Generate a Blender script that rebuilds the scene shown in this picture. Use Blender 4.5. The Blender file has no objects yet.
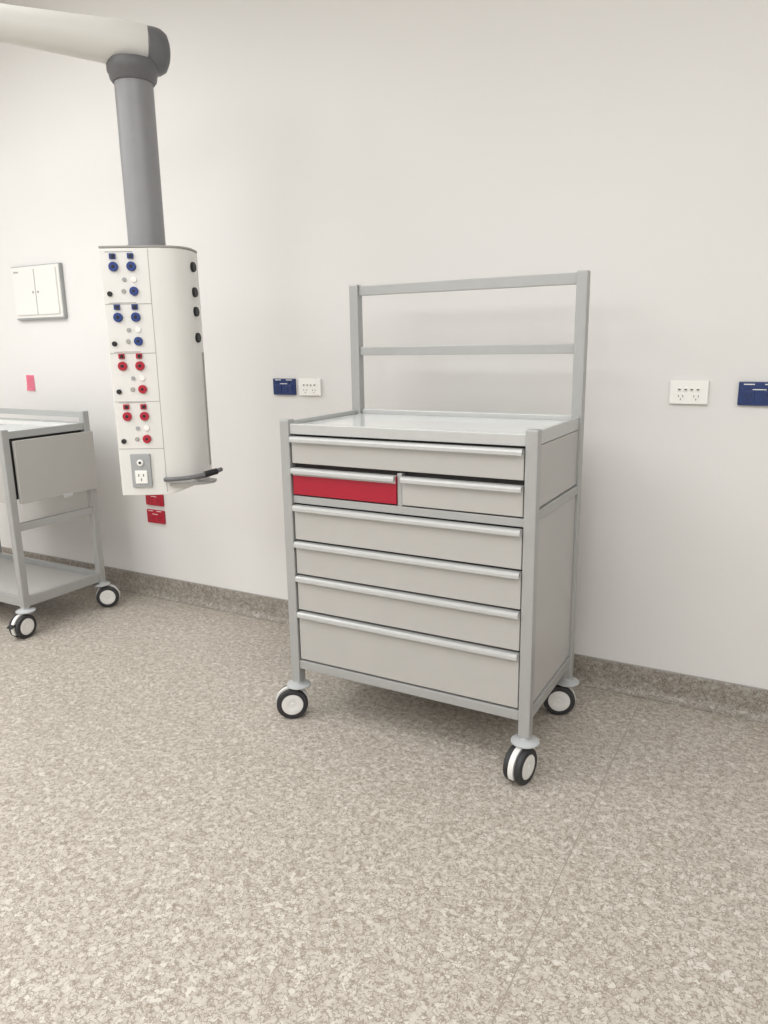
import bpy, bmesh, math
from mathutils import Vector, Matrix
S=bpy.context.scene
COL=S.collection
S.view_settings.view_transform='Standard'
S.view_settings.look='None'
S.view_settings.exposure=0.0
S.view_settings.gamma=1.0

# ------------------------------------------------------------ materials
def lin(c):
    return tuple((v/255/12.92 if v/255<=0.04045 else ((v/255+0.055)/1.055)**2.4) for v in c)
def mat(name,rgb,rough=0.5,metal=0.0,var=0.04,vscale=6.0,spec=0.5,bump=0.0,bscale=200,coat=0):
    m=bpy.data.materials.new(name);m.use_nodes=True;nt=m.node_tree;N=nt.nodes;Lk=nt.links
    b=N['Principled BSDF'];c=lin(rgb)
    tc=N.new('ShaderNodeTexCoord');no=N.new('ShaderNodeTexNoise');no.inputs['Scale'].default_value=vscale
    no.inputs['Detail'].default_value=3
    Lk.new(tc.outputs['Object'],no.inputs['Vector'])
    cr=N.new('ShaderNodeValToRGB')
    cr.color_ramp.elements[0].position=.3;cr.color_ramp.elements[1].position=.7
    cr.color_ramp.elements[0].color=tuple(v*(1-var) for v in c)+(1,)
    cr.color_ramp.elements[1].color=tuple(min(1,v*(1+var)) for v in c)+(1,)
    Lk.new(no.outputs['Fac'],cr.inputs['Fac']);Lk.new(cr.outputs['Color'],b.inputs['Base Color'])
    b.inputs['Roughness'].default_value=rough;b.inputs['Metallic'].default_value=metal
    b.inputs['Specular IOR Level'].default_value=spec
    if coat:
        b.inputs['Coat Weight'].default_value=coat;b.inputs['Coat Roughness'].default_value=.03
    if bump>0:
        n2=N.new('ShaderNodeTexNoise');n2.inputs['Scale'].default_value=bscale
        Lk.new(tc.outputs['Object'],n2.inputs['Vector'])
        bp=N.new('ShaderNodeBump');bp.inputs['Strength'].default_value=bump;bp.inputs['Distance'].default_value=.002
        Lk.new(n2.outputs['Fac'],bp.inputs['Height']);Lk.new(bp.outputs['Normal'],b.inputs['Normal'])
    return m
def floor_mat(name,gain=1.0):
    m=bpy.data.materials.new(name);m.use_nodes=True;nt=m.node_tree;N=nt.nodes;Lk=nt.links
    b=N['Principled BSDF']
    tc=N.new('ShaderNodeTexCoord')
    wn=N.new('ShaderNodeTexNoise');wn.inputs['Scale'].default_value=60;wn.inputs['Detail'].default_value=2
    Lk.new(tc.outputs['Object'],wn.inputs['Vector'])
    sub=N.new('ShaderNodeVectorMath');sub.operation='SUBTRACT';sub.inputs[1].default_value=(.5,.5,.5)
    Lk.new(wn.outputs['Color'],sub.inputs[0])
    sc=N.new('ShaderNodeVectorMath');sc.operation='SCALE';sc.inputs['Scale'].default_value=.032
    Lk.new(sub.outputs[0],sc.inputs[0])
    ad=N.new('ShaderNodeVectorMath');ad.operation='ADD'
    Lk.new(tc.outputs['Object'],ad.inputs[0]);Lk.new(sc.outputs[0],ad.inputs[1])
    def vor(scale,feat='F1'):
        v=N.new('ShaderNodeTexVoronoi');v.feature=feat;v.inputs['Scale'].default_value=scale
        Lk.new(ad.outputs[0],v.inputs['Vector']);return v
    def ramp(src,els,interp='LINEAR'):
        r=N.new('ShaderNodeValToRGB');r.color_ramp.interpolation=interp
        e=r.color_ramp.elements
        e[0].position,e[0].color=els[0][0],els[0][1]+(1,)
        e[1].position,e[1].color=els[-1][0],els[-1][1]+(1,)
        for p,c in els[1:-1]:
            x=e.new(p);x.color=c+(1,)
        Lk.new(src,r.inputs['Fac']);return r
    def g(c): return tuple(v*gain for v in lin(c))
    v1=vor(70)
    sep=N.new('ShaderNodeSeparateColor');Lk.new(v1.outputs['Color'],sep.inputs[0])
    base=ramp(sep.outputs[0],[(0,g((180,172,162))),(.35,g((190,183,173))),(.75,g((197,191,181))),(1,g((208,203,194)))])
    cur=base.outputs['Color']
    def lines(cur,scale,width,mscale,m0,m1,col,amt):
        v2=vor(scale,'DISTANCE_TO_EDGE')
        e2=ramp(v2.outputs['Distance'],[(0.0,(amt,)*3),(width*.55,(amt*.8,)*3),(width,(0,0,0))])
        mk=N.new('ShaderNodeTexNoise');mk.inputs['Scale'].default_value=mscale;mk.inputs['Detail'].default_value=2
        Lk.new(tc.outputs['Object'],mk.inputs['Vector'])
        mr=ramp(mk.outputs['Fac'],[(m0,(0,0,0)),(m1,(1,1,1))])
        mu=N.new('ShaderNodeMath');mu.operation='MULTIPLY';Lk.new(e2.outputs['Color'],mu.inputs[0]);Lk.new(mr.outputs['Color'],mu.inputs[1])
        mx=N.new('ShaderNodeMix');mx.data_type='RGBA'
        Lk.new(mu.outputs[0],mx.inputs['Factor']);Lk.new(cur,mx.inputs['A']);mx.inputs['B'].default_value=g(col)+(1,)
        return mx.outputs['Result']
    cur=lines(cur,70,.10,66,.40,.50,(139,127,114),.85)
    cur=lines(cur,115,.115,52,.46,.57,(132,120,107),.75)
    Lk.new(cur,b.inputs['Base Color'])
    b.inputs['Roughness'].default_value=.4
    b.inputs['Specular IOR Level'].default_value=.35
    return m
M_floor=floor_mat('vinyl_fleck_floor',.93)
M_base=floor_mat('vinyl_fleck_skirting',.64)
M_wall=mat('painted_wall',(220,218.5,216),.6,var=.012,vscale=1.2,spec=.3,bump=.08,bscale=350)
M_ceil=mat('ceiling_paint',(235,235,234),.8,var=.01)
M_frame=mat('satin_aluminium',(168,169,168),.38,metal=.3,var=.02,vscale=30)
M_front=mat('drawer_grey',(174,172,168),.45,var=.015,vscale=8)
M_panel=mat('panel_grey',(178,176,173),.45,var=.015,vscale=8)
M_handle=mat('handle_aluminium',(188,189,188),.35,metal=.25,var=.02,vscale=30)
M_top=mat('worktop_white',(242,247,246),.08,var=.006,vscale=5,coat=.5)
M_red=mat('drawer_red',(160,14,42),.4,var=.03)
M_dark=mat('shadow_gap',(62,61,60),.8)
M_tyre=mat('caster_tyre',(44,44,46),.6,var=.1,vscale=60)
M_hub=mat('caster_hub',(222,221,218),.4,var=.02)
M_castgrey=mat('caster_grey',(176,179,180),.4,var=.02)
M_pend=mat('pendant_white',(222,221,217),.35,var=.01,vscale=4)
M_colg=mat('pendant_column_grey',(138,138,141),.4,metal=.1,var=.03,vscale=20)
M_cold=mat('pendant_dark_grey',(102,102,105),.45,var=.04,vscale=20)
M_arm=mat('pendant_arm_white',(224,223,218),.35,var=.01)
M_seam=mat('seam_grey',(162,160,156),.6)
M_blue=mat('outlet_blue',(32,58,124),.4,var=.03)
M_navy=mat('outlet_plate_navy',(24,48,100),.4,var=.03)
M_outred=mat('outlet_red',(170,24,48),.4,var=.03)
M_black=mat('socket_black',(24,24,26),.5)
M_white=mat('outlet_white',(236,235,231),.35,var=.01)
M_grayp=mat('plate_grey',(158,160,161),.45)
M_pink=mat('sticky_note_pink',(255,158,180),.7,var=.02)
M_seamf=mat('floor_weld',(148,139,129),.5)

# ------------------------------------------------------------ helpers
class Grp:
    def __init__(s,name,loc=(0,0,0),rz=0.0):
        s.o=bpy.data.objects.new(name,None);s.o.empty_display_size=.1
        COL.objects.link(s.o);s.o.location=loc;s.o.rotation_euler=(0,0,rz);s.loc=Vector(loc)
        s.rz=rz
    def add(s,name,bm,m,smooth=False,local=False):
        """local=False: vertices given in world coordinates"""
        if not local:
            bmesh.ops.translate(bm,verts=bm.verts,vec=-s.loc)
        me=bpy.data.meshes.new(name);bm.normal_update();bm.to_mesh(me);bm.free()
        me.materials.append(m)
        if smooth:
            for p in me.polygons:p.use_smooth=True
            try: me.set_sharp_from_angle(angle=math.radians(40))
            except Exception: pass
        ob=bpy.data.objects.new(name,me);COL.objects.link(ob);ob.parent=s.o
        return ob
def bbox_bm(x0,x1,y0,y1,z0,z1,bev=0.0):
    bm=bmesh.new();bmesh.ops.create_cube(bm,size=1)
    for v in bm.verts:
        v.co=Vector(((x0+x1)/2+v.co.x*(x1-x0),(y0+y1)/2+v.co.y*(y1-y0),(z0+z1)/2+v.co.z*(z1-z0)))
    if bev>0:
        bmesh.ops.bevel(bm,geom=list(bm.edges),offset=bev,segments=2,affect='EDGES',profile=.6)
    return bm
def box(g,name,x0,x1,y0,y1,z0,z1,m,bev=0.0015,local=False):
    return g.add(name,bbox_bm(x0,x1,y0,y1,z0,z1,bev),m,local=local)
def solid(name,x0,x1,y0,y1,z0,z1,m):
    bm=bbox_bm(x0,x1,y0,y1,z0,z1);me=bpy.data.meshes.new(name);bm.to_mesh(me);bm.free();me.materials.append(m)
    o=bpy.data.objects.new(name,me);COL.objects.link(o);return o
def lathe_bm(prof,axis_o,axis_d,seg=40):
    bm=bmesh.new();d=Vector(axis_d).normalized();o=Vector(axis_o)
    a=d.orthogonal().normalized();b=d.cross(a)
    rings=[]
    for r,hh in prof:
        if r<1e-6: rings.append([bm.verts.new(o+d*hh)])
        else: rings.append([bm.verts.new(o+d*hh+(a*math.cos(2*math.pi*i/seg)+b*math.sin(2*math.pi*i/seg))*r) for i in range(seg)])
    for R0,R1 in zip(rings,rings[1:]):
        for i in range(seg):
            j=(i+1)%seg
            if len(R0)==1 and len(R1)==1: continue
            if len(R0)==1: bm.faces.new((R0[0],R1[i],R1[j]))
            elif len(R1)==1: bm.faces.new((R0[i],R1[0],R0[j]))
            else: bm.faces.new((R0[i],R1[i],R1[j],R0[j]))
    bmesh.ops.recalc_face_normals(bm,faces=bm.faces)
    return bm
def lathe(g,name,prof,o,d,m,seg=40,local=False):
    return g.add(name,lathe_bm(prof,o,d,seg),m,smooth=True,local=local)
def cyl(g,name,o,d,r,length,m,bev=.001,seg=32,local=False):
    return lathe(g,name,[(0,0),(r-bev,0),(r,bev),(r,length-bev),(r-bev,length),(0,length)],o,d,m,seg,local)
def prism(g,name,pts,z0f,z1f,m,local=False,smooth=False,bev=0):
    bm=bmesh.new()
    b=[bm.verts.new((x,y,z0f(x,y))) for x,y in pts];t=[bm.verts.new((x,y,z1f(x,y))) for x,y in pts]
    bm.faces.new(b[::-1]);bm.faces.new(t)
    n=len(pts)
    for i in range(n):
        j=(i+1)%n;bm.faces.new((b[i],b[j],t[j],t[i]))
    bmesh.ops.recalc_face_normals(bm,faces=bm.faces)
    if bev>0:
        es=[e for e in bm.edges if abs(e.verts[0].co.z-e.verts[1].co.z)<.2]
        bmesh.ops.bevel(bm,geom=es,offset=bev,segments=3,affect='EDGES',profile=.6)
    return g.add(name,bm,m,smooth=smooth,local=local)

# ------------------------------------------------------------ room
XL,XR,YF,ZC=-5.6,2.6,-6.5,3.0
solid('floor',XL,XR,YF,0,-.1,0,M_floor)
solid('ceiling',XL-.12,XR+.12,YF-.12,.12,ZC,ZC+.1,M_ceil)
solid('wall_back',XL-.12,XR+.12,0,.12,-.1,ZC,M_wall)
solid('wall_left',XL-.12,XL,YF,0,-.1,ZC,M_wall)
solid('wall_right',XR,XR+.12,YF,0,-.1,ZC,M_wall)
solid('wall_front',XL-.12,XR+.12,YF-.12,YF,-.1,ZC,M_wall)
def baseboard(name,x0,x1):
    prof=[(0,0.0005),(-.034,.0005),(-.026,.003),(-.017,.009),(-.010,.018),(-.0065,.030),(-.0055,.05),(-.0055,.106),(-.003,.111),(0,.111)]
    bm=bmesh.new()
    A=[bm.verts.new((x0,y,z)) for y,z in prof];B=[bm.verts.new((x1,y,z)) for y,z in prof]
    n=len(prof)
    for i in range(n):
        j=(i+1)%n;bm.faces.new((A[i],A[j],B[j],B[i]))
    bm.faces.new(A);bm.faces.new(B[::-1])
    bmesh.ops.recalc_face_normals(bm,faces=bm.faces)
    me=bpy.data.meshes.new(name);bm.to_mesh(me);bm.free();me.materials.append(M_base)
    o=bpy.data.objects.new(name,me);COL.objects.link(o);return o
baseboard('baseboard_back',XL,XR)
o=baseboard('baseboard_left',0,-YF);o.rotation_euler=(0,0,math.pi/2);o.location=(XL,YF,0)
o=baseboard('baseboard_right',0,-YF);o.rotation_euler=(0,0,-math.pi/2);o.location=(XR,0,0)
solid('trim_skirting_cap',XL,XR,-.0058,0,.111,.1135,M_seam)
solid('trim_floor_weld',-.4125,-.4095,YF,-.036,-.001,.0003,M_seamf)

# ------------------------------------------------------------ casters
def caster(g,px,py,trail,tag,brake=False,off=.026):
    t=Vector((trail[0],trail[1],0)).normalized();ax=Vector((-t.y,t.x,0))
    R=.056
    c=Vector((px,py,0))+t*off;c.z=R
    w=.021
    for sgn,nm in((1,'a'),(-1,'b')):
        s0=c+ax*sgn*.009
        d=ax*sgn
        lathe(g,'caster_%s_tyre_%s'%(tag,nm),[(0,0),(R-.006,0),(R-.002,.002),(R,.006),(R,w-.007),(R-.003,w-.002),(R-.009,w),(R-.017,w),(R-.018,w-.003),(0,w-.003)],s0,d,M_tyre)
        lathe(g,'caster_%s_hub_%s'%(tag,nm),[(0,w-.004),(R-.0175,w-.004),(R-.018,w-.001),(R-.024,w),(.016,w+.0015),(.013,w-.0005),(.008,w-.0005),(.0065,w+.002),(0,w+.002)],s0,d,M_hub)
    bm=bmesh.new();seg=24;rr=R+.003
    pts=[]
    for i in range(seg+1):
        a=-0.5+ (math.pi+1.0)*i/seg
        pts.append((math.cos(a)*rr,math.sin(a)*rr))
    F=[];Bk=[]
    for u,z in pts:
        F.append(bm.verts.new(c+t*(-u)+ax*.0085+Vector((0,0,z))));Bk.append(bm.verts.new(c+t*(-u)-ax*.0085+Vector((0,0,z))))
    n=len(pts)
    bm.faces.new(F);bm.faces.new(Bk[::-1])
    for i in range(n):
        j=(i+1)%n;bm.faces.new((F[i],Bk[i],Bk[j],F[j]))
    bmesh.ops.recalc_face_normals(bm,faces=bm.faces)
    g.add('caster_%s_housing'%tag,bm,M_hub)
    if brake:
        pd=c+t*(R+.004)+Vector((0,0,.018))
        bm=bmesh.new();bmesh.ops.create_cube(bm,size=1)
        for v in bm.verts:
            q=v.co.copy();v.co=pd+t*(q.x*.026)+ax*(q.y*.03)+Vector((0,0,q.z*.007-q.x*.008))
        g.add('caster_%s_brake'%tag,bm,M_tyre)
    z=2*R-.002
    lathe(g,'caster_%s_neck'%tag,[(0,z-.03),(.015,z-.03),(.015,z+.004),(.038,z+.006),(.043,z+.009),(.043,z+.013),(.036,z+.017),(.019,z+.020),(.017,z+.032),(0,z+.032)],Vector((px,py,0)),(0,0,1),M_castgrey)

def post(g,name,x0,x1,y0,y1,z0,z1):
    box(g,name,x0,x1,y0,y1,z0,z1,M_frame,.004)
# ------------------------------------------------------------ main drawer cart
X0,X1,Y0,Y1=-1.486,-.612,-.742,-.250
P=.036
g=Grp('medical_drawer_cart',((X0+X1)/2,(Y0+Y1)/2,0))
H,T,ZB=1.065,1.514,.138
post(g,'post_front_left',X0,X0+P,Y0,Y0+P,ZB,H)
post(g,'post_front_right',X1-P,X1,Y0,Y0+P,ZB,H)
post(g,'post_back_left',X0,X0+P,Y1-P,Y1,ZB,T)
post(g,'post_back_right',X1-P,X1,Y1-P,Y1,ZB,T)
xi0,xi1=X0+P,X1-P;yi0,yi1=Y0+P,Y1-P
box(g,'rack_rail_top',xi0,xi1,Y1-.027,Y1-.007,1.474,1.510,M_frame,.003)
box(g,'rack_rail_middle',xi0,xi1,Y1-.027,Y1-.007,1.260,1.292,M_frame,.003)
box(g,'worktop',xi0-.01,xi1+.01,yi0-.01,yi1+.01,1.022,1.044,M_top,.002)
box(g,'worktop_rim_front',xi0,xi1,Y0+.006,Y0+.016,1.018,1.052,M_handle,.003)
box(g,'worktop_rim_back',xi0,xi1,Y1-.022,Y1-.008,1.018,1.062,M_handle,.003)
box(g,'worktop_rim_left',X0+.008,X0+.018,yi0,yi1,1.018,1.058,M_handle,.003)
box(g,'worktop_rim_right',X1-.018,X1-.008,yi0,yi1,1.018,1.058,M_handle,.003)
box(g,'carcass',xi0-.004,xi1+.004,Y0+.032,Y1-.012,.215,1.019,M_dark,0)
for sx,nm in((X0,'left'),(X1,'right')):
    s=1 if nm=='right' else -1
    def sb(n,d0,d1,z0,z1,m,b=.002):
        a=sx-s*d0;c=sx-s*d1
        box(g,n+'_'+nm,min(a,c),max(a,c),yi0,yi1,z0,z1,m,b)
    sb('side_panel_upper',.010,.028,.836,1.016,M_panel)
    sb('side_rail_middle',.003,.028,.803,.833,M_frame,.003)
    sb('side_panel_lower',.010,.028,.228,.800,M_panel)
    sb('side_rail_bottom',.003,.030,.190,.225,M_frame,.003)
box(g,'back_panel',xi0,xi1,Y1-.02,Y1-.008,.19,1.016,M_panel,.001)
box(g,'front_rail_bottom',xi0,xi1,Y0+.004,Y0+.030,.190,.222,M_frame,.003)
box(g,'front_rail_middle',xi0,xi1,Y0+.010,Y0+.036,.787,.812,M_frame,.002)
box(g,'bottom_panel',xi0,xi1,yi0,yi1,.196,.214,M_panel,.001)
def drawer(n,x0,x1,z0,z1,m):
    box(g,n+'_front',x0,x1,Y0+.006,Y0+.030,z0,z1-.004,m,.0025)
    bm=bmesh.new()
    y=Y0+.006
    prof=[(y+.010,z1-.001),(y-.010,z1-.001),(y-.014,z1-.004),(y-.0155,z1-.009),(y-.0155,z1-.018),(y-.0135,z1-.0195),(y-.0115,z1-.018),(y-.0115,z1-.009),(y-.009,z1-.0065),(y-.0015,z1-.0065),(y-.0015,z1-.026),(y+.002,z1-.026),(y+.010,z1-.012)]
    a0,a1=x0+.002,x1-.002
    A=[bm.verts.new((a0,p,q)) for p,q in prof];B=[bm.verts.new((a1,p,q)) for p,q in prof]
    k=len(prof)
    for i in range(k):
        j=(i+1)%k;bm.faces.new((A[i],A[j],B[j],B[i]))
    bm.faces.new(A);bm.faces.new(B[::-1]);bmesh.ops.recalc_face_normals(bm,faces=bm.faces)
    g.add(n+'_handle',bm,M_handle)
dx0,dx1=xi0+.005,xi1-.004
drawer('drawer_1',dx0,dx1,.922,1.012,M_front)
drawer('drawer_2_red',dx0,-1.056,.817,.908,M_red)
drawer('drawer_3',-1.036,dx1,.817,.908,M_front)
box(g,'drawer_divider',-1.054,-1.038,Y0+.010,Y0+.034,.812,.915,M_frame,.002)
drawer('drawer_4',dx0,dx1,.662,.782,M_front)
drawer('drawer_5',dx0,dx1,.541,.656,M_front)
drawer('drawer_6',dx0,dx1,.412,.535,M_front)
drawer('drawer_7',dx0,dx1,.228,.405,M_front)
pc=P/2
caster(g,X0+pc,Y0+pc,(-.80,-.60),'fl')
caster(g,X1-pc,Y0+pc,(-.2,-.98),'fr')
caster(g,X0+pc,Y1-pc,(-.8,-.5),'bl')
caster(g,X1-pc,Y1-pc,(-.94,-.34),'br')

# ------------------------------------------------------------ left cart
LX1=-3.030;LX0=LX1-.88;LY0,LY1=-.702,-.235
P=.034
g=Grp('medical_utility_cart',((LX0+LX1)/2,(LY0+LY1)/2,0))
for nm,x,y in(('fl',LX0,LY0),('fr',LX1-P,LY0),('bl',LX0,LY1-P),('br',LX1-P,LY1-P)):
    post(g,'post_'+nm,x,x+P,y,y+P,.138,1.007 if nm[0]=='b' else .96)
a0,a1=LX0+P,LX1-P;b0,b1=LY0+P,LY1-P
box(g,'worktop',a0-.01,a1+.01,b0-.01,b1+.01,.925,.947,M_top,.002)
box(g,'worktop_rim_back',a0,a1,LY1-.022,LY1-.006,.975,1.003,M_frame,.003)
box(g,'worktop_edge_back',a0,a1,LY1-.022,LY1-.006,.918,.952,M_frame,.003)
box(g,'worktop_rim_front',a0,a1,LY0+.006,LY0+.018,.918,.951,M_frame,.003)
box(g,'worktop_rim_right',LX1-.018,LX1-.004,b0,b1,.918,.951,M_frame,.003)
box(g,'worktop_rim_left',LX0+.004,LX0+.018,b0,b1,.918,.951,M_frame,.003)
box(g,'drawer_box',a0+.002,a1+.008,b0,b1,.640,.915,M_dark,.001)
box(g,'drawer_front',a0,a1,LY0+.006,LY0+.028,.630,.910,M_front,.002)
box(g,'side_panel_left',LX0+.006,LX0+.026,b0,b1,.625,.910,M_panel,.002)
box(g,'side_panel_right',LX1-.006,LX1+.012,-.655,-.232,.622,.908,M_front,.003)
box(g,'panel_clip',LX1+.010,LX1+.022,-.44,-.39,.612,.630,M_handle,.002)
for nm,x in(('right',LX1-.028),('left',LX0+.004)):
    box(g,'side_rail_middle_'+nm,x,x+.024,b0,b1,.496,.532,M_frame,.003)
    box(g,'side_rail_lower_'+nm,x,x+.024,b0,b1,.140,.186,M_frame,.003)
box(g,'shelf',a0-.01,a1+.01,b0-.01,b1+.01,.146,.158,M_panel,.002)
box(g,'shelf_rim_back',a0,a1,LY1-.026,LY1-.006,.140,.186,M_frame,.003)
box(g,'shelf_rim_front',a0,a1,LY0+.006,LY0+.026,.140,.186,M_frame,.003)
pc=P/2
caster(g,LX1-pc,LY0+pc,(.1,-.95),'fr',True)
caster(g,LX1-pc,LY1-pc,(.62,.6),'br')
caster(g,LX0+pc,LY0+pc,(-.5,-.8),'fl')
caster(g,LX0+pc,LY1-pc,(-.5,-.8),'bl')

# ------------------------------------------------------------ medical supply pendant
yaw=.513
CX,CY=-2.163,-.6
g=Grp('ceiling_supply_pendant',(CX,CY,0),yaw)
pts=[(-.140,-.112),(-.134,-.120),(.035,-.120),(.072,-.114),(.115,-.099),(.142,-.078),(.158,-.045),(.165,-.005),(.165,.07),(.155,.10),(.13,.12),(-.10,.12),(-.132,.105),(-.140,.08)]
def zb(x,y): return .750+max(0,(x-.04))*.34
prism(g,'body',pts,zb,lambda x,y:1.650,M_pend,local=True,smooth=True,bev=.008)
ptsc=[(x*1.006,y*1.006) for x,y in pts]
prism(g,'body_top_cap',ptsc,lambda x,y:1.650,lambda x,y:1.656,M_seam,local=True)
fy=-.1205
def lb(n,x0,x1,y0,y1,z0,z1,m,b=.0): return box(g,n,x0,x1,y0,y1,z0,z1,m,b,local=True)
lb('seam_vertical',.034,.0355,fy-.0006,fy+.003,.765,1.645,M_seam)
ZR=[1.618,1.443,1.270,1.086]
for i,z in enumerate([1.455,1.281,1.106,.930]):
    lb('module_joint_%d'%i,-.133,.034,fy-.0006,fy+.003,z,z+.0022,M_seam)
def disc(n,x,z,r,m,l=.006): 
    return cyl(g,n,(x,fy+.001,z),(0,-1,0),r,l,m,.001,24,local=True)
for i,z0 in enumerate(ZR):
    mc=M_blue if i<2 else M_outred
    z0=z0+.004
    lb('label_strip_%d'%i,-.118,-.02,fy-.0005,fy+.002,z0+.012,z0+.0145,M_seam)
    for k,x in enumerate((-.090,-.026)):
        lb('rocker_%d_%d'%(i,k),x-.012,x+.010,fy-.008,fy+.002,z0-.011,z0+.008,mc,.003)
        disc('rocker_cap_%d_%d'%(i,k),x+.001,z0-.002,.007,M_black,.010)
        disc('socket_%d_%d'%(i,k),x,z0-.037,.0165,mc,.010)
        disc('socket_core_%d_%d'%(i,k),x,z0-.037,.006,M_black,.0115)
        disc('port_%d_%d'%(i,k),x+.034-(.03 if k else 0)*1.0,z0-.082,.0075,M_grayp,.005)
    disc('port_hl_%d'%i,-.022,z0-.082,.010,M_white,.006)
    disc('socket_low_%d'%i,-.024,z0-.122,.0155,mc,.010)
    disc('socket_low_core_%d'%i,-.024,z0-.122,.005,M_black,.0115)
    disc('stud_%d'%i,-.112,z0-.13,.009,M_black,.008)
    disc('port_low_%d'%i,-.062,z0-.122,.008,M_seam,.005)
lb('power_plate',-.092,-.018,fy-.010,fy+.002,.786,.912,M_grayp,.002)
lb('power_insert',-.078,-.032,fy-.014,fy,.800,.850,M_white,.002)
disc('power_switch',-.055,.880,.012,M_white,.018)
disc('power_switch_core',-.055,.880,.005,M_black,.02)
for k,(x,z) in enumerate(((-.064,.832),(-.046,.832),(-.055,.815))):
    lb('power_pin_%d'%k,x-.0015,x+.0015,fy-.0148,fy-.012,z-.005,z+.005,M_black)
for k,z in enumerate((1.590,1.500,1.430,1.335)):
    cyl(g,'side_socket_%d'%k,(.160,-.012,z),(1,-.2,0),.018,.013,M_black,.002,20,local=True)
lb('equipment_rail',.164,.170,.045,.050,.84,1.28,M_seam,.001)
def tube(g,name,path,r,m,seg=12,local=True):
    bm=bmesh.new();rings=[];pv=[Vector(p) for p in path]
    for i,p in enumerate(pv):
        d=(pv[min(i+1,len(pv)-1)]-pv[max(i-1,0)]).normalized()
        a=d.cross(Vector((0,0,1)))
        if a.length<.01:a=d.cross(Vector((1,0,0)))
        a.normalize();b=d.cross(a)
        rings.append([bm.verts.new(p+(a*math.cos(2*math.pi*k/seg)+b*math.sin(2*math.pi*k/seg))*r) for k in range(seg)])
    for A,B in zip(rings,rings[1:]):
        for k in range(seg):
            j=(k+1)%seg;bm.faces.new((A[k],A[j],B[j],B[k]))
    bm.faces.new(rings[0]);bm.faces.new(rings[-1][::-1])
    bmesh.ops.recalc_face_normals(bm,faces=bm.faces)
    return g.add(name,bm,m,smooth=True,local=local)
tube(g,'handle_bar',[(.035,-.118,.812),(.037,-.140,.815),(.06,-.148,.817),(.12,-.142,.820),(.17,-.125,.826),(.215,-.090,.834),(.232,-.06,.838)],.0085,M_cold)
cyl(g,'handle_end',(.18,-.118,.828),(.8,.6,.15),.012,.055,M_black,.003,20,local=True)
tube(g,'handle_bracket',[(.13,-.08,.81),(.18,-.10,.82),(.19,-.11,.826)],.007,M_cold)
bp=[(.05,-.135),(.12,-.128),(.17,-.11),(.205,-.075),(.205,-.03),(.16,0),(.05,-.06)]
prism(g,'handle_tray',bp,lambda x,y:.788,lambda x,y:.797,M_seam,local=True)
lathe(g,'column',[(0,1.655),(.085,1.655),(.085,1.664),(.0665,1.668),(.0665,2.235),(0,2.235)],(0,0,0),(0,0,1),M_colg,local=True)
lathe(g,'column_collar',[(0,2.212),(.072,2.212),(.080,2.222),(.083,2.24),(.087,2.245),(.088,2.270),(.084,2.280),(0,2.280)],(0,0,0),(0,0,1),M_cold,local=True)
dw=Vector((-.53,-.848,0)).normalized()
dl=Matrix.Rotation(-yaw,3,'Z')@dw
e=Vector((0,0,2.335))
lathe(g,'arm',[(0,-.052),(.070,-.052),(.072,-.02),(.072,.04),(.068,.11),(.062,.23),(.056,.36),(.053,.50),(.053,1.30),(0,1.30)],e,dl,M_arm,local=True)
lathe(g,'arm_knuckle',[(0,-.130),(.040,-.128),(.062,-.118),(.073,-.100),(.077,-.08),(.077,-.050),(.071,-.046),(0,-.046)],e-Vector((0,0,.010)),dl,M_cold,local=True)
q=e+dl*1.28
lathe(g,'ceiling_bearing',[(0,-.09),(.085,-.09),(.09,-.07),(.09,.09),(.07,.11),(.065,.12),(.065,.55),(.14,.56),(.16,.60),(.16,ZC-2.335),(0,ZC-2.335)],q,(0,0,1),M_arm,local=True)

# ------------------------------------------------------------ wall fittings
def outlet(x0,x1,z0,z1,m,style):
    g=Grp('power_outlet',((x0+x1)/2,0,(z0+z1)/2))
    box(g,'plate',x0,x1,-.013,0,z0,z1,m,.003)
    cx,cz=(x0+x1)/2,(z0+z1)/2;w=x1-x0
    if style=='data':
        for i in range(4):
            x=cx-w*.24+i*w*.16
            box(g,'switch_%d'%i,x-.006,x+.006,-.0155,-.012,cz+.004,cz+.016,M_white,.001)
            box(g,'switch_slot_%d'%i,x-.004,x+.004,-.0162,-.014,cz+.007,cz+.012,M_cold,0)
        for k in(-1,1):
            for a,b in((-.007,.0),(.007,.0),(0,-.011)):
                x=cx+k*w*.2+a;z=cz-.012+b
                box(g,'pin',x-.0012,x+.0012,-.0142,-.012,z-.003,z+.003,M_cold,0)
    else:
        for k in(-1,1):
            x=cx+k*w*.25
            box(g,'socket_insert',x-.018,x+.018,-.016,-.012,cz-.026,cz+.010,m,.002)
            for a,b in((-.007,.0),(.007,.0),(0,-.012)):
                box(g,'pin',x+a-.0015,x+a+.0015,-.0168,-.015,cz-.004+b-.004,cz-.004+b+.004,M_black,0)
            box(g,'rocker',x-.010,x+.004,-.0165,-.012,cz+.015,cz+.028,m,.001)
            box(g,'engraved_label',x-.016,x+.016,-.0136,-.0128,cz+.0285,cz+.0315,M_white,0)
        box(g,'engraved_label_centre',cx-.020,cx+.020,-.0136,-.0128,cz+.012,cz+.0145,M_white,0)
outlet(-2.067,-1.948,1.087,1.158,M_navy,'p')
outlet(-1.927,-1.812,1.086,1.158,M_white,'data')
outlet(-.389,-.268,1.086,1.164,M_white,'data')
outlet(-.178,-.055,1.086,1.162,M_navy,'p')
outlet(-2.935,-2.815,.408,.478,M_outred,'p')
outlet(-2.935,-2.815,.502,.572,M_outred,'p')
g=Grp('wall_access_panel',(-3.605,0,1.6))
px0,px1,pz0,pz1=-3.792,-3.400,1.460,1.738
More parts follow.
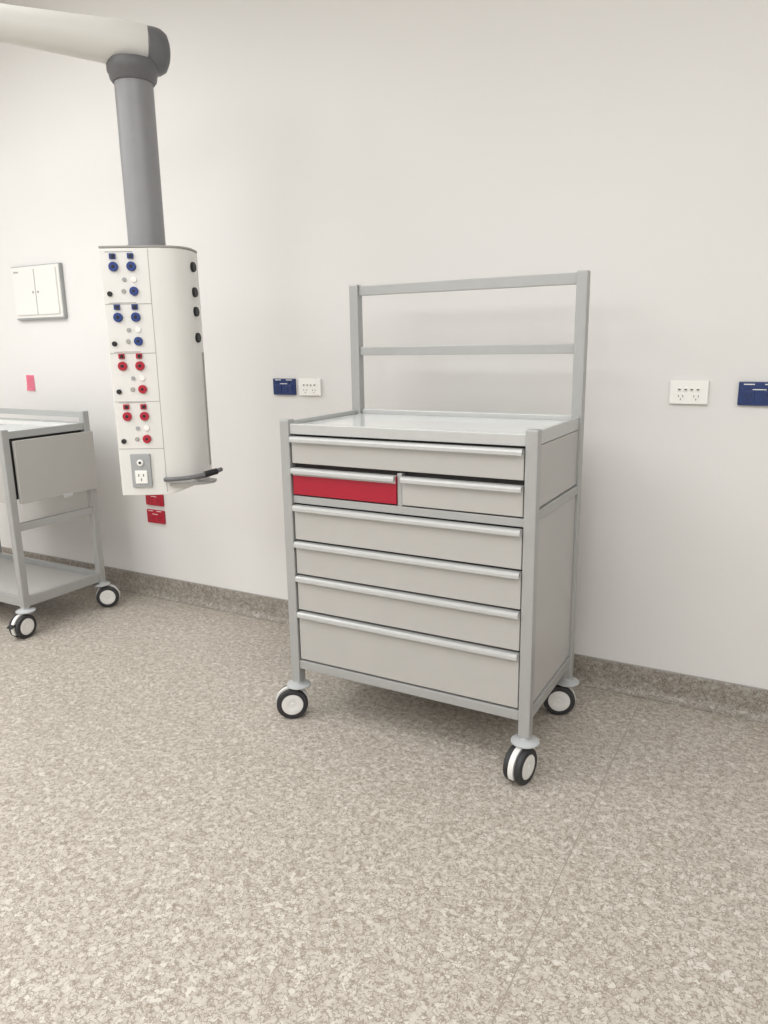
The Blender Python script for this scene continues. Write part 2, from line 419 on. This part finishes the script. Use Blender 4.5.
box(g,'frame',px0,px1,-.022,0,pz0,pz1,M_grayp,.004)
box(g,'frame_face',px0+.005,px1-.005,-.026,-.018,pz0+.008,pz1-.005,M_pend,.003)
mx=(px0+px1)/2
box(g,'door_left',px0+.024,mx-.003,-.032,-.022,pz0+.024,pz1-.020,M_pend,.002)
box(g,'door_right',mx+.003,px1-.024,-.032,-.022,pz0+.024,pz1-.020,M_pend,.002)
box(g,'door_gap',mx-.003,mx+.003,-.028,-.024,pz0+.024,pz1-.020,M_grayp,0)
cyl(g,'latch_left',(mx-.02,-.031,1.6),(0,-1,0),.006,.004,M_grayp)
cyl(g,'latch_right',(mx+.02,-.031,1.6),(0,-1,0),.006,.004,M_grayp)
box(g,'label',px0+.03,px0+.07,-.0326,-.0315,pz1-.036,pz1-.028,M_grayp,0)
g=Grp('sticky_note',(-3.77,0,1.12))
bm=bmesh.new();rows=[]
for i in range(9):
    tt=i/8;z=1.164-.086*tt;y=-.0012-.005*tt**3
    rows.append([bm.verts.new((-3.805,y,z)),bm.verts.new((-3.736,y-.001*tt,z))])
for a,b in zip(rows,rows[1:]): bm.faces.new((a[0],a[1],b[1],b[0]))
ex=bmesh.ops.solidify(bm,geom=list(bm.faces),thickness=.0008)
g.add('paper',bm,M_pink)

# ------------------------------------------------------------ ceiling lamps
def emis(name,c,s):
    m=bpy.data.materials.new(name);m.use_nodes=True;nt=m.node_tree;nt.nodes.clear()
    e=nt.nodes.new('ShaderNodeEmission');e.inputs[0].default_value=c+(1,);e.inputs[1].default_value=s
    oo=nt.nodes.new('ShaderNodeOutputMaterial');nt.links.new(e.outputs[0],oo.inputs[0]);return m
M_led=emis('led_diffuser',(1,.99,.98),1.5)
def lamp(x,y,w,d,power):
    g=Grp('ceiling_light_panel',(x,y,ZC))
    box(g,'frame',x-w/2-.02,x+w/2+.02,y-d/2-.02,y+d/2+.02,ZC-.02,ZC,M_white,.002)
    box(g,'diffuser',x-w/2,x+w/2,y-d/2,y+d/2,ZC-.024,ZC-.019,M_led,0)
    L=bpy.data.lights.new('led_light','AREA');L.shape='RECTANGLE';L.size=w;L.size_y=d;L.energy=power;L.color=(1,.997,.99)
    o=bpy.data.objects.new('led_light',L);COL.objects.link(o);o.parent=g.o;o.location=(0,0,-.03)
    return o
lamp(-3.1,-1.9,1.2,1.6,43)
lamp(-3.0,-4.4,2.8,2.2,72)
lamp(-.2,-2.6,2.0,1.8,32)
lamp(-.2,-5.0,2.0,1.8,35)
lamp(1.8,-3.2,1.2,2.4,21)
lamp(-4.9,-2.4,1.0,1.6,27)
w=bpy.data.worlds.new('world');S.world=w;w.use_nodes=True
w.node_tree.nodes['Background'].inputs[0].default_value=(.9,.92,1,1);w.node_tree.nodes['Background'].inputs[1].default_value=.3

# ------------------------------------------------------------ camera
D,pitch,roll,f=2.689,.224,-.017,737.
fw=Vector((-math.sin(yaw)*math.cos(pitch),math.cos(yaw)*math.cos(pitch),-math.sin(pitch)))
rt=Vector((math.cos(yaw),math.sin(yaw),0));up=rt.cross(fw)
c,s=math.cos(roll),math.sin(roll)
r=rt*c+up*s;u=up*c-rt*s
cd=bpy.data.cameras.new('camera');cam=bpy.data.objects.new('camera',cd);COL.objects.link(cam)
mm=Matrix((r,u,-fw)).transposed().to_4x4();mm.translation=Vector((0,-D,1.3))
cam.matrix_world=mm
cd.sensor_fit='VERTICAL';cd.sensor_height=24;cd.lens=f/1024*24;cd.clip_start=.05
S.camera=cam
